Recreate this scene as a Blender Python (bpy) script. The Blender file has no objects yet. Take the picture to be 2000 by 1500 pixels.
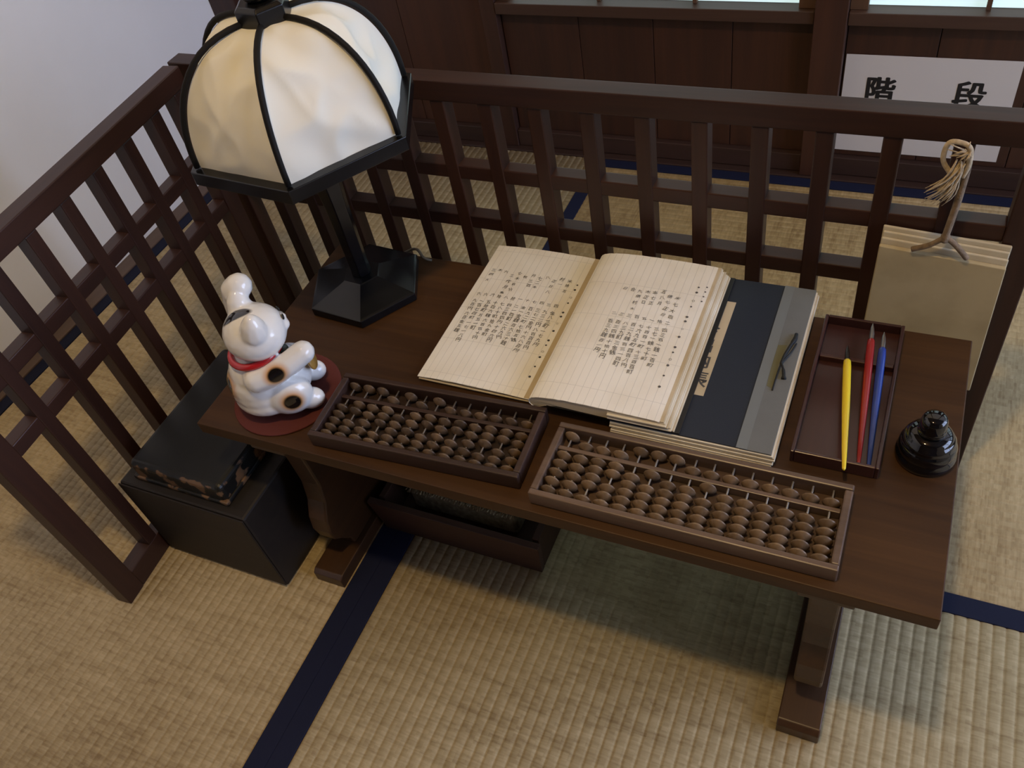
import bpy, bmesh, math, random
from mathutils import Vector, Matrix, noise

scene = bpy.context.scene
col = scene.collection
rnd = random.Random(7)

# ------------------------------------------------------------------ camera
CAM = Vector((0.79384, -0.45878, 1.13225))
RX = Vector((0.9088879, 0.3851839, -0.1598627))
RY = Vector((0.1883496, -0.7211341, -0.6667009))
RZ = Vector((-0.3720849, 0.5758463, -0.7279793))
cam_data = bpy.data.cameras.new('camera')
cam_data.sensor_fit = 'HORIZONTAL'
cam_data.sensor_width = 36.0
cam_data.lens = 36.0 * 1684.92 / 2000.0
cam_data.clip_start = 0.02
cam = bpy.data.objects.new('camera', cam_data)
col.objects.link(cam)
m = Matrix.Identity(4)
for i in range(3):
    m[i][0] = RX[i]; m[i][1] = -RY[i]; m[i][2] = -RZ[i]; m[i][3] = CAM[i]
cam.matrix_world = m
scene.camera = cam

# ------------------------------------------------------------------ world, light, exposure
world = bpy.data.worlds.new('world')
scene.world = world
world.use_nodes = True
bg = world.node_tree.nodes['Background']
bg.inputs[0].default_value = (0.55, 0.72, 1.0, 1)
bg.inputs[1].default_value = 0.05

ld = bpy.data.lights.new('ceiling_bulb', 'POINT')          # warm bulb hanging under the ceiling
ld.energy = 47.0
ld.color = (1.0, 0.70, 0.33)
ld.shadow_soft_size = 0.05
lo = bpy.data.objects.new('ceiling_bulb', ld)
lo.location = (0.576, -0.25, 2.2)
col.objects.link(lo)

SHOJI = 0.74           # back-wall shoji, kept dim so the floor under the desk stays dark
SHOJI_SUNNY = 7.8      # shoji in the right-hand wall, facing the open daylight
vs = scene.view_settings
vs.view_transform = 'Standard'
vs.look = 'None'
vs.exposure = 0.0
vs.gamma = 1.0
vs.use_curve_mapping = False

# ------------------------------------------------------------------ helpers: meshes
H = 0.3344          # desk top height


def new_obj(name, me, parent=None, loc=(0, 0, 0), rot=(0, 0, 0)):
    o = bpy.data.objects.new(name, me)
    col.objects.link(o)
    o.location = loc
    o.rotation_euler = rot
    if parent is not None:
        o.parent = parent
    return o


def make_mesh(name, vf, mat, smooth=False):
    v, f = vf
    me = bpy.data.meshes.new(name)
    me.from_pydata([tuple(p) for p in v], [], f)
    bm = bmesh.new(); bm.from_mesh(me)
    bmesh.ops.recalc_face_normals(bm, faces=bm.faces)
    bm.to_mesh(me); bm.free()
    if mat is not None:
        me.materials.append(mat)
    if smooth:
        me.polygons.foreach_set('use_smooth', [True] * len(me.polygons))
    me.update()
    return me


def bevel(o, w, seg=2):
    b = o.modifiers.new('bevel', 'BEVEL')
    b.width = w; b.segments = seg; b.limit_method = 'ANGLE'; b.angle_limit = 0.6
    return o


def part(name, vf, mat, parent=None, smooth=False, bev=0, loc=(0, 0, 0), rot=(0, 0, 0), label=None):
    o = new_obj(name, make_mesh(name, vf, mat, smooth), parent, loc, rot)
    if bev:
        bevel(o, bev)
    if label:
        o['label'] = label
    return o


def tag(o, label, cat, group=None):
    o['label'] = label
    o['category'] = cat
    if group:
        o['group'] = group
    return o


def thing(name, label, cat, loc=(0, 0, 0), rotz=0.0, group=None):
    return tag(new_obj(name, None, None, loc, (0, 0, rotz)), label, cat, group)


def struct(o):
    o['kind'] = 'structure'
    return o


def box(x0, x1, y0, y1, z0, z1):
    v = [(x0, y0, z0), (x1, y0, z0), (x1, y1, z0), (x0, y1, z0), (x0, y0, z1), (x1, y0, z1), (x1, y1, z1), (x0, y1, z1)]
    f = [(0, 3, 2, 1), (4, 5, 6, 7), (0, 1, 5, 4), (1, 2, 6, 5), (2, 3, 7, 6), (3, 0, 4, 7)]
    return v, f


def merge(*vfs):
    V, F = [], []
    for v, f in vfs:
        n = len(V)
        V += list(v)
        F += [tuple(i + n for i in q) for q in f]
    return V, F


def lathe(profile, n=24):
    V, F = [], []
    for r, z in profile:
        for k in range(n):
            a = 2 * math.pi * k / n
            V.append((r * math.cos(a), r * math.sin(a), z))
    for i in range(len(profile) - 1):
        for k in range(n):
            k2 = (k + 1) % n
            F.append((i * n + k, i * n + k2, (i + 1) * n + k2, (i + 1) * n + k))
    F.append(tuple(range(n))[::-1])
    F.append(tuple(range((len(profile) - 1) * n, len(profile) * n)))
    return V, F


def tube(pts, r, n=8, closed=False):
    pts = [Vector(p) for p in pts]
    rs = r if isinstance(r, (list, tuple)) else [r] * len(pts)
    V, F = [], []
    N = len(pts)
    up = None
    for i, p in enumerate(pts):
        a = pts[(i - 1) % N] if (closed or i > 0) else p
        b = pts[(i + 1) % N] if (closed or i < N - 1) else p
        t = (b - a).normalized()
        if up is None:
            up = Vector((0, 0, 1)) if abs(t.z) < 0.9 else Vector((1, 0, 0))
        x = t.cross(up)
        if x.length < 1e-6:
            x = t.cross(Vector((0.3, 1, 0.2)))
        x.normalize()
        y = x.cross(t).normalized()
        up = y
        for k in range(n):
            an = 2 * math.pi * k / n
            V.append(p + (x * math.cos(an) + y * math.sin(an)) * rs[i])
    M = N if closed else N - 1
    for i in range(M):
        j = (i + 1) % N
        for k in range(n):
            k2 = (k + 1) % n
            F.append((i * n + k, i * n + k2, j * n + k2, j * n + k))
    if not closed:
        F.append(tuple(range(n))[::-1])
        F.append(tuple(range((N - 1) * n, N * n)))
    return V, F


def prism(poly, a0, a1, axis='x'):
    """polygon (two other axes, in order) swept along axis"""
    def P(a, u, w):
        return {'x': (a, u, w), 'y': (u, a, w), 'z': (u, w, a)}[axis]
    n = len(poly)
    V = [P(a0, *q) for q in poly] + [P(a1, *q) for q in poly]
    F = [tuple(range(n)), tuple(range(n, 2 * n))[::-1]]
    for i in range(n):
        j = (i + 1) % n
        F.append((i, j, n + j, n + i))
    return V, F


def spline(pts, n=8):
    """Catmull-Rom through points"""
    pts = [Vector(p) for p in pts]
    out = []
    for i in range(len(pts) - 1):
        p0 = pts[max(i - 1, 0)]; p1 = pts[i]; p2 = pts[i + 1]; p3 = pts[min(i + 2, len(pts) - 1)]
        for k in range(n):
            t = k / n
            out.append(0.5 * ((2 * p1) + (p2 - p0) * t + (2 * p0 - 5 * p1 + 4 * p2 - p3) * t * t + (-p0 + 3 * p1 - 3 * p2 + p3) * t ** 3))
    out.append(pts[-1])
    return out


_cache = {}


def box_part(name, parent, center, size, mat, rotz=0.0, bev=0.0015):
    key = (name, tuple(round(s, 5) for s in size), mat.name)
    if key not in _cache:
        a, b, c = size
        _cache[key] = make_mesh(name, box(-a / 2, a / 2, -b / 2, b / 2, -c / 2, c / 2), mat)
    o = new_obj(name, _cache[key], parent, center, (0, 0, rotz))
    if bev:
        bevel(o, bev)
    return o


# ------------------------------------------------------------------ helpers: materials
def mat_base(name):
    mt = bpy.data.materials.new(name)
    mt.use_nodes = True
    nt = mt.node_tree
    return mt, nt, nt.nodes['Principled BSDF'], nt.nodes, nt.links


def plain(name, color, rough=0.5, metal=0.0, coat=0.0, spec=0.5, bump=0.0, bscale=200, var=0.0, vscale=30):
    mt, nt, b, N, L = mat_base(name)
    b.inputs['Base Color'].default_value = (*color, 1)
    b.inputs['Roughness'].default_value = rough
    b.inputs['Metallic'].default_value = metal
    b.inputs['Coat Weight'].default_value = coat
    b.inputs['Specular IOR Level'].default_value = spec
    if bump or var:
        tc = N.new('ShaderNodeTexCoord')
        if var:
            nz = N.new('ShaderNodeTexNoise'); nz.inputs['Scale'].default_value = vscale; nz.inputs['Detail'].default_value = 4
            L.new(tc.outputs['Object'], nz.inputs['Vector'])
            rp = N.new('ShaderNodeValToRGB')
            rp.color_ramp.elements[0].position = 0.3; rp.color_ramp.elements[1].position = 0.7
            rp.color_ramp.elements[0].color = (*[c * (1 - var) for c in color], 1)
            rp.color_ramp.elements[1].color = (*[min(1, c * (1 + var)) for c in color], 1)
            L.new(nz.outputs['Fac'], rp.inputs['Fac'])
            L.new(rp.outputs['Color'], b.inputs['Base Color'])
        if bump:
            n2 = N.new('ShaderNodeTexNoise'); n2.inputs['Scale'].default_value = bscale; n2.inputs['Detail'].default_value = 3
            L.new(tc.outputs['Object'], n2.inputs['Vector'])
            bp = N.new('ShaderNodeBump'); bp.inputs['Strength'].default_value = bump; bp.inputs['Distance'].default_value = 0.001
            L.new(n2.outputs['Fac'], bp.inputs['Height'])
            L.new(bp.outputs['Normal'], b.inputs['Normal'])
    return mt


def wood(name, c1, c2, rough=0.4, axis='x', grain=60, stretch=0.06, coat=0.0, bump=0.15, spec=0.5):
    mt, nt, b, N, L = mat_base(name)
    tc = N.new('ShaderNodeTexCoord')
    oi = N.new('ShaderNodeObjectInfo')
    ad = N.new('ShaderNodeVectorMath'); ad.operation = 'ADD'
    sc = N.new('ShaderNodeVectorMath'); sc.operation = 'SCALE'; sc.inputs['Scale'].default_value = 3.0
    cb = N.new('ShaderNodeCombineXYZ')
    for k in ('X', 'Y', 'Z'):
        L.new(oi.outputs['Random'], cb.inputs[k])
    L.new(cb.outputs[0], sc.inputs[0])
    L.new(tc.outputs['Object'], ad.inputs[0]); L.new(sc.outputs[0], ad.inputs[1])
    mp = N.new('ShaderNodeMapping')
    s = [1.0, 1.0, 1.0]; s['xyz'.index(axis)] = stretch
    mp.inputs['Scale'].default_value = s
    L.new(ad.outputs[0], mp.inputs['Vector'])
    nz = N.new('ShaderNodeTexNoise'); nz.inputs['Scale'].default_value = grain; nz.inputs['Detail'].default_value = 6
    nz.inputs['Roughness'].default_value = 0.6; nz.inputs['Distortion'].default_value = 0.6
    L.new(mp.outputs[0], nz.inputs['Vector'])
    n2 = N.new('ShaderNodeTexNoise'); n2.inputs['Scale'].default_value = grain * 0.12; n2.inputs['Detail'].default_value = 2
    L.new(mp.outputs[0], n2.inputs['Vector'])
    mx = N.new('ShaderNodeMath'); mx.operation = 'ADD'
    hl = N.new('ShaderNodeMath'); hl.operation = 'MULTIPLY'; hl.inputs[1].default_value = 0.5
    L.new(nz.outputs['Fac'], mx.inputs[0]); L.new(n2.outputs['Fac'], mx.inputs[1]); L.new(mx.outputs[0], hl.inputs[0])
    rp = N.new('ShaderNodeValToRGB')
    rp.color_ramp.elements[0].position = 0.36; rp.color_ramp.elements[1].position = 0.64
    rp.color_ramp.elements[0].color = (*c1, 1); rp.color_ramp.elements[1].color = (*c2, 1)
    L.new(hl.outputs[0], rp.inputs['Fac'])
    L.new(rp.outputs['Color'], b.inputs['Base Color'])
    b.inputs['Roughness'].default_value = rough
    b.inputs['Coat Weight'].default_value = coat
    b.inputs['Coat Roughness'].default_value = 0.15
    b.inputs['Specular IOR Level'].default_value = spec
    if bump:
        bp = N.new('ShaderNodeBump'); bp.inputs['Strength'].default_value = bump; bp.inputs['Distance'].default_value = 0.0006
        L.new(nz.outputs['Fac'], bp.inputs['Height'])
        L.new(bp.outputs['Normal'], b.inputs['Normal'])
    return mt


def tatami_mat(name, groove_axis):
    """rush weave: fine stems lie across the grooves, faint streaks along the stems"""
    mt, nt, b, N, L = mat_base(name)
    tc = N.new('ShaderNodeTexCoord')
    def nz(sx, sy, scale, detail=4):
        mp = N.new('ShaderNodeMapping'); mp.inputs['Scale'].default_value = (sx, sy, 1)
        L.new(tc.outputs['Object'], mp.inputs['Vector'])
        n = N.new('ShaderNodeTexNoise'); n.inputs['Scale'].default_value = scale; n.inputs['Detail'].default_value = detail
        L.new(mp.outputs[0], n.inputs['Vector'])
        return n
    along = (0.10, 1.0) if groove_axis == 'y' else (1.0, 0.10)
    fine = nz(along[0], along[1], 300, 3)
    streak = nz(along[0], along[1], 60, 3)
    blotch = nz(1, 1, 4, 3)
    # one tint for each rush cell between two grooves
    mp = N.new('ShaderNodeVectorMath'); mp.operation = 'DIVIDE'
    mp.inputs[1].default_value = (0.0078, 0.0052, 1) if groove_axis == 'y' else (0.0052, 0.0078, 1)
    L.new(tc.outputs['Object'], mp.inputs[0])
    fl = N.new('ShaderNodeVectorMath'); fl.operation = 'FLOOR'; L.new(mp.outputs[0], fl.inputs[0])
    sp = N.new('ShaderNodeSeparateXYZ'); L.new(fl.outputs[0], sp.inputs[0])
    cb = N.new('ShaderNodeCombineXYZ'); L.new(sp.outputs[0], cb.inputs[0]); L.new(sp.outputs[1], cb.inputs[1])
    wn = N.new('ShaderNodeTexWhiteNoise'); wn.noise_dimensions = '2D'; L.new(cb.outputs[0], wn.inputs['Vector'])
    acc = None
    for o, k in ((fine.outputs['Fac'], 0.34), (streak.outputs['Fac'], 0.30), (blotch.outputs['Fac'], 0.26), (wn.outputs['Value'], 0.10)):
        q = N.new('ShaderNodeMath'); q.operation = 'MULTIPLY_ADD'; q.inputs[1].default_value = k
        L.new(o, q.inputs[0])
        if acc is None:
            q.inputs[2].default_value = 0.0
        else:
            L.new(acc, q.inputs[2])
        acc = q.outputs[0]
    class _A: pass
    ax = _A(); ax.outputs = [acc]
    rp = N.new('ShaderNodeValToRGB')
    e = rp.color_ramp.elements
    e[0].position = 0.34; e[0].color = (0.29, 0.208, 0.105, 1)
    e[1].position = 0.62; e[1].color = (0.54, 0.435, 0.255, 1)
    mid = e.new(0.46); mid.color = (0.42, 0.328, 0.18, 1)
    L.new(ax.outputs[0], rp.inputs['Fac'])
    L.new(rp.outputs['Color'], b.inputs['Base Color'])
    b.inputs['Roughness'].default_value = 0.62
    b.inputs['Specular IOR Level'].default_value = 0.35
    bp = N.new('ShaderNodeBump'); bp.inputs['Strength'].default_value = 0.5; bp.inputs['Distance'].default_value = 0.0008
    L.new(fine.outputs['Fac'], bp.inputs['Height'])
    L.new(bp.outputs['Normal'], b.inputs['Normal'])
    return mt


M_TAT_Y = tatami_mat('tatami_rush_lengthwise', 'y')
M_TAT_X = tatami_mat('tatami_rush_crosswise', 'x')
M_HERI = plain('tatami_border_cloth', (0.0045, 0.0075, 0.030), 0.75, spec=0.3, bump=0.2, bscale=900)
M_LAT_X = wood('screen_wood_x', (0.022, 0.0085, 0.006), (0.046, 0.018, 0.0105), 0.42, 'x', 70, coat=0.0, spec=0.38)
M_LAT_Y = wood('screen_wood_y', (0.022, 0.0085, 0.006), (0.046, 0.018, 0.0105), 0.38, 'y', 70, coat=0.15)
M_LAT_Z = wood('screen_wood_z', (0.022, 0.0085, 0.006), (0.046, 0.018, 0.0105), 0.42, 'z', 70, coat=0.0, spec=0.38)
M_DESK_X = wood('desk_wood_x', (0.038, 0.016, 0.005), (0.072, 0.032, 0.0095), 0.48, 'x', 80, 0.04, coat=0.0, spec=0.28)
M_DESK_Y = wood('desk_wood_y', (0.034, 0.015, 0.0055), (0.066, 0.029, 0.010), 0.40, 'y', 70, 0.06, coat=0.1)
M_WALLW_Z = wood('wall_wood_z', (0.028, 0.011, 0.007), (0.060, 0.022, 0.011), 0.5, 'z', 45, 0.05)
M_WALLW_X = wood('wall_wood_x', (0.045, 0.022, 0.014), (0.075, 0.038, 0.024), 0.5, 'x', 45, 0.05)
M_WALLDK_X = wood('wall_wood_dark_x', (0.024, 0.012, 0.009), (0.045, 0.022, 0.016), 0.5, 'x', 45, 0.05)
M_PLASTER = plain('white_plaster', (0.88, 0.88, 0.88), 0.9, bump=0.25, bscale=60, var=0.03, vscale=4)
M_CEIL = wood('ceiling_wood', (0.04, 0.024, 0.015), (0.07, 0.042, 0.026), 0.6, 'x', 20)

# ------------------------------------------------------------------ structure: floor of tatami mats
X_WALL, Y_WALL, X_RIGHT, Y_FRONT, Z_CEIL = -0.835, 1.17, 2.9, -2.4, 2.45
floor = struct(part('floor', box(X_WALL - .05, X_RIGHT, Y_FRONT, Y_WALL + .1, -0.06, -0.016), M_WALLDK_X))


def rib_mat(name, x0, x1, y0, y1, groove, pitch=0.0155):
    """a tatami mat whose rounded ribs run along the groove axis"""
    a0, a1 = (x0, x1) if groove == 'y' else (y0, y1)
    b0, b1 = (y0, y1) if groove == 'y' else (x0, x1)
    n = max(1, round((a1 - a0) / pitch))
    pr = []
    for i in range(n):
        for t, h in ((0.0, -0.0016), (0.10, -0.0005), (0.28, 0.0), (0.5, 0.0001), (0.72, 0.0), (0.90, -0.0005)):
            pr.append((a0 + (a1 - a0) * (i + t) / n, h))
    pr.append((a1, -0.0016))
    V, F = [], []
    for b in (b0, b1):
        for a, h in pr:
            V.append((a, b, h) if groove == 'y' else (b, a, h))
    k = len(pr)
    for i in range(k - 1):
        F.append((i, i + 1, k + i + 1, k + i))
    base = len(V)
    for b in (b0, b1):
        for a in (a0, a1):
            V.append((a, b, -0.0155) if groove == 'y' else (b, a, -0.0155))
    F += [(0, k, base + 2, base), (k - 1, base + 1, base + 3, 2 * k - 1)]
    F.append(tuple(range(k)) + (base + 1, base))
    F.append(tuple(range(k, 2 * k)) + (base + 3, base + 2))
    me = make_mesh(name, (V, F), M_TAT_Y if groove == 'y' else M_TAT_X)
    for p in me.polygons:
        p.use_smooth = len(p.vertices) == 4 and abs(p.normal.z) > 0.3
    return new_obj(name, me, floor)


HW = 0.0295
XJ = 0.1588          # joint between the mats
def border(mat_o, x0, x1, y0, y1):
    part('border_band', box(x0, x1, y0, y1, -0.012, 0.0012), M_HERI, mat_o, bev=0.0006)

ta = rib_mat('tatami_mat', -0.7645, XJ - HW, -0.78, 1.136, 'y')
border(ta, -0.7925, -0.7645, -0.78, 1.136); border(ta, XJ - HW, XJ - .0001, -0.78, 1.136)
tb = rib_mat('tatami_mat', XJ + HW, 1.083, -1.70, 0.2066, 'y')
border(tb, XJ + .0001, XJ + HW, -1.70, 0.2066); border(tb, 1.083, 1.1125, -1.70, 0.2066)
tc_ = rib_mat('tatami_mat', XJ, 2.07, 0.237, 1.109, 'x')
border(tc_, XJ, 2.07, 0.2069, 0.237); border(tc_, XJ, 2.07, 1.109, 1.136)
td = rib_mat('tatami_mat', 1.142, 2.04, -1.70, 0.2066, 'y')
border(td, 1.1128, 1.142, -1.70, 0.2066); border(td, 2.04, 2.07, -1.70, 0.2066)
te = rib_mat('tatami_mat', -0.7925, XJ, -1.675, -0.8085, 'x')
border(te, -0.7925, XJ, -0.8085, -0.7805); border(te, -0.7925, XJ, -1.70, -1.675)
tf = rib_mat('tatami_mat', 2.10, X_RIGHT, -1.70, 1.136, 'y')
border(tf, 2.0703, 2.10, -1.70, 1.136)
tg = rib_mat('tatami_mat', -0.7925, X_RIGHT, Y_FRONT, -1.7305, 'x')
border(tg, -0.7925, X_RIGHT, -1.7305, -1.7003)

# left plaster wall, its wooden foot strip
wl = struct(part('wall_left', box(X_WALL - .06, X_WALL, Y_FRONT, Y_WALL + .1, -.01, Z_CEIL), M_PLASTER))
bl = struct(part('baseboard_left', box(X_WALL, -0.7935, Y_FRONT, 1.135, -.015, 0.004), wood('baseboard_wood', (0.09, 0.055, 0.038), (0.14, 0.09, 0.065), 0.5, 'y', 45), bev=0.001))

# back wall: dark boards below the shoji, posts and rails
wb = struct(part('wall_back', box(X_WALL, X_RIGHT, Y_WALL + .012, Y_WALL + .06, -.01, 0.34), M_WALLDK_X))
edges = [-0.76, -0.52, -0.30, -0.101]
def boards(xs, z0, z1):
    for a, b in zip(xs[:-1], xs[1:]):
        box_part('wall_board', wb, ((a + b) / 2, Y_WALL + .005, (z0 + z1) / 2), (b - a - .0015, 0.012, z1 - z0), M_WALLW_Z, bev=.0008)
boards([-0.755, -0.54, -0.32, -0.104], 0.045, 1.06)
boards([-0.066, 0.11, 0.27, 0.43, 0.582], 0.045, 0.327)
boards([0.642, 0.80, 0.96, 1.12, 1.28], 0.045, 0.327)
boards([1.342, 1.55, 1.75, 1.98], 0.045, 0.327)
boards([2.042, 2.25, 2.45, 2.65, 2.88], 0.045, 0.327)
def trim(i, vf, mat, bev=.0015):
    return struct(part('trim_%d' % i, vf, mat, bev=bev))
trim(1, box(X_WALL, -0.757, 1.138, Y_WALL + .011, -.015, Z_CEIL), M_WALLW_Z)                    # corner post
trim(2, box(-0.103, -0.068, 1.150, Y_WALL + .011, 0.004, 1.06), M_WALLW_Z)
trim(3, box(0.583, 0.641, 1.142, Y_WALL + .011, 0.004, Z_CEIL), M_WALLW_Z)
trim(4, box(1.282, 1.34, 1.142, Y_WALL + .011, 0.004, Z_CEIL), M_WALLW_Z)
trim(5, box(1.982, 2.04, 1.142, Y_WALL + .011, 0.004, Z_CEIL), M_WALLW_Z)
trim(6, box(-0.757, X_RIGHT, 1.1365, Y_WALL + .011, -.015, 0.0035), M_WALLDK_X)                  # floor sill
n = 7
for a, b in ((-0.756, -0.104), (-0.067, 0.582), (0.642, 1.281), (1.341, 1.981), (2.041, 2.89)):
    trim(n, box(a, b, 1.155, Y_WALL + .011, 0.0045, 0.0445), M_WALLDK_X); n += 1
for a, b in ((-0.067, 0.582), (0.642, 1.281), (1.341, 1.981), (2.041, 2.89)):
    trim(n, box(a, b, 1.148, Y_WALL + .06, 0.3275, 0.3515), M_WALLW_X); n += 1
trim(n, box(X_WALL, X_RIGHT, 1.145, Y_WALL + .06, 1.061, 1.13), M_WALLW_X); n += 1
struct(part('wall_right', merge(box(X_RIGHT, X_RIGHT + .06, Y_FRONT, -0.60, -.01, Z_CEIL), box(X_RIGHT, X_RIGHT + .06, 1.10, Y_WALL + .1, -.01, Z_CEIL),
                                box(X_RIGHT, X_RIGHT + .06, -0.60, 1.10, -.01, 0.35), box(X_RIGHT, X_RIGHT + .06, -0.60, 1.10, 1.95, Z_CEIL)), M_PLASTER))
struct(part('wall_front', box(X_WALL, X_RIGHT, Y_FRONT - .06, Y_FRONT, -.01, Z_CEIL), M_WALLW_Z))
struct(part('wall_top', box(X_WALL, X_RIGHT, Y_WALL, Y_WALL + .06, 1.131, Z_CEIL), M_PLASTER))  # out of view; brought down low to cut light from the back windows
struct(part('ceiling', box(X_WALL - .06, X_RIGHT + .06, Y_FRONT - .06, Y_WALL + .1, Z_CEIL, Z_CEIL + .04), M_CEIL))

# shoji windows lit by daylight
def shoji_paper(name, color, strength):
    mt, nt, b_, N_, L_ = mat_base(name)
    b_.inputs['Base Color'].default_value = (0.85, 0.85, 0.82, 1)
    b_.inputs['Roughness'].default_value = 0.9
    b_.inputs['Emission Color'].default_value = (*color, 1)
    b_.inputs['Emission Strength'].default_value = strength
    return mt
M_SHOJI = shoji_paper('shoji_paper_daylit', (0.62, 0.95, 1.0), SHOJI)
M_SHOJI_R = shoji_paper('shoji_paper_sunny', (0.52, 0.65, 1.0), SHOJI_SUNNY)
M_KUMIKO = wood('shoji_bar_wood', (0.08, 0.04, 0.02), (0.13, 0.07, 0.04), 0.5, 'z', 50)
for i, (a, b) in enumerate(((-0.067, 0.582), (0.642, 1.281), (1.341, 1.981), (2.041, 2.89))):
    w = struct(part('window_%d' % (i + 1), merge(box(a, a + .03, 1.16, 1.19, .3525, 1.06), box(b - .03, b, 1.16, 1.19, .3525, 1.06),
                                                 box(a + .03, b - .03, 1.16, 1.19, 1.03, 1.06)), M_KUMIKO))
    part('shoji_paper', box(a + .03, b - .03, 1.180, 1.182, .3525, 1.03), M_SHOJI, w)
    for k in range(1, 3):
        x = a + .03 + (b - a - .06) * k / 3
        part('bar', box(x - .004, x + .004, 1.168, 1.1795, .3525, 1.03), M_KUMIKO, w)
    for k in range(1, 4):
        z = .3525 + 0.6775 * k / 4
        part('bar', box(a + .03, b - .03, 1.166, 1.1675, z - .004, z + .004), M_KUMIKO, w)

for i, (a, b) in enumerate(((-0.598, 0.248), (0.252, 1.098))):
    w = struct(part('window_%d' % (i + 5), merge(box(X_RIGHT + .01, X_RIGHT + .04, a, a + .03, .3515, 1.949), box(X_RIGHT + .01, X_RIGHT + .04, b - .03, b, .3515, 1.949),
                                                 box(X_RIGHT + .01, X_RIGHT + .04, a + .03, b - .03, 1.92, 1.949)), M_KUMIKO))
    part('shoji_paper', box(X_RIGHT + .030, X_RIGHT + .032, a + .03, b - .03, .3515, 1.92), M_SHOJI_R, w)
    for k in range(1, 4):
        y = a + .03 + (b - a - .06) * k / 4
        part('bar', box(X_RIGHT + .018, X_RIGHT + .0295, y - .004, y + .004, .3515, 1.92), M_KUMIKO, w)
    for k in range(1, 6):
        z = .3525 + 1.5675 * k / 6
        part('bar', box(X_RIGHT + .016, X_RIGHT + .0175, a + .03, b - .03, z - .004, z + .004), M_KUMIKO, w)

# ------------------------------------------------------------------ folding lattice screen
SL_W, SL_D = 0.0205, 0.025
Z_T0, Z_T1 = 0.5551, 0.5850
screen = thing('lattice_screen', 'dark wooden lattice folding screen standing in an L around the low desk', 'screen', (-0.24, 0.46, 0))
SO = Vector((-0.24, 0.46, 0))


def panel(origin, yaw, s_front, s_end, post_a, post_b, slats, mats, side):
    """s runs along the panel, d is the depth away from the camera"""
    c, s_ = math.cos(yaw), math.sin(yaw)
    def W(s, d, z):
        return Vector((origin[0] + c * s - s_ * d, origin[1] + s_ * s + c * d, z)) - SO
    def bar(name, s0, s1, d0, d1, z0, z1, mat):
        box_part(name, screen, W((s0 + s1) / 2, (d0 + d1) / 2, (z0 + z1) / 2), (s1 - s0, d1 - d0, z1 - z0), mat, yaw, bev=.0016)
    along, up = mats
    bar('top_rail', s_front, s_end, -.002, .0275, Z_T0, Z_T1, along)
    for za in (0.4293, 0.3405):
        bar('cross_rail', post_a[1], post_b[0], .0012, SL_D - .001, za, za + .0228, along)
    bar('bottom_rail', post_a[1], post_b[0], .0002, SL_D + .001, 0.0, 0.042, along)
    for a, b in (post_a, post_b):
        bar('post', a, b, -.0005, SL_D + .002, 0.0, Z_T0 - .0002, up)
    for a in slats:
        bar('slat', a, a + SL_W, 0, SL_D, 0.0425, Z_T0 - .0002, up)


bp = 0.0722
panel((0.1832, 0.4495), -0.0078, -0.452, 0.775, (-0.448, -0.4145), (0.7224, 0.760),
      [k * bp for k in range(-5, 10)], (M_LAT_X, M_LAT_Z), 'back')
lp = 0.0704
panel((-0.2105, 0.0197), 0.0728 + math.pi / 2, -0.1765, 0.4255, (-0.1753, -0.1408), (0.392, 0.4245),
      [k * lp - SL_W for k in range(-1, 6)], (M_LAT_X, M_LAT_Z), 'left')

# ------------------------------------------------------------------ low writing desk
desk = thing('writing_desk', 'low brown varnished wooden writing desk on two shaped plank legs', 'desk', (0, 0, 0))
part('tabletop', box(0, 0.9, 0, 0.378, H - 0.0196, H), M_DESK_X, desk, bev=.0012)
def desk_leg(xc):
    leg = part('leg', prism([(0.362, 0.293), (0.030, 0.293), (0.034, 0.24), (0.036, 0.19), (0.030, 0.155), (0.016, 0.125), (0.012, 0.10),
                             (0.016, 0.078), (0.030, 0.060), (0.040, 0.045), (0.044, 0.0262),
                             (0.334, 0.0262), (0.338, 0.045), (0.348, 0.060), (0.362, 0.078), (0.366, 0.10), (0.362, 0.125), (0.348, 0.155), (0.342, 0.19), (0.344, 0.24)],
                            xc - 0.0165, xc + 0.0165, 'x'), M_DESK_Y, desk, bev=.003)
    part('foot', prism([(-0.0208, 0.0), (0.3988, 0.0), (0.3988, 0.020), (0.392, 0.0255), (-0.014, 0.0255), (-0.0208, 0.020)],
                       xc - 0.0255, xc + 0.0255, 'x'), M_DESK_Y, leg, bev=.0015)
    part('bracket', prism([(0.004, 0.3145), (0.374, 0.3145), (0.374, 0.303), (0.364, 0.2935), (0.014, 0.2935), (0.004, 0.303)],
                          xc - 0.028, xc + 0.028, 'x'), M_DESK_Y, leg, bev=.0015)
desk_leg(0.7985)
desk_leg(0.1015)

# ------------------------------------------------------------------ hexagonal paper lamp
M_BLACKL = wood('black_lacquer_wood', (0.002, 0.002, 0.0025), (0.007, 0.007, 0.008), 0.25, 'x', 30, 0.12, coat=0.1, bump=0.25, spec=0.35)
M_WIRE = plain('dark_bent_wood_rib', (0.006, 0.005, 0.004), 0.7, spec=0.25)
mt, nt, b_, N_, L_ = mat_base('crumpled_lamp_paper')
b_.inputs['Base Color'].default_value = (0.90, 0.88, 0.76, 1)
b_.inputs['Roughness'].default_value = 0.8
b_.inputs['Specular IOR Level'].default_value = 0.2
tr = N_.new('ShaderNodeBsdfTranslucent'); tr.inputs['Color'].default_value = (0.80, 0.76, 0.64, 1)
mxs = N_.new('ShaderNodeMixShader'); mxs.inputs[0].default_value = 0.15
L_.new(b_.outputs[0], mxs.inputs[1]); L_.new(tr.outputs[0], mxs.inputs[2])
L_.new(mxs.outputs[0], N_['Material Output'].inputs['Surface'])
M_LPAPER = mt

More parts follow.
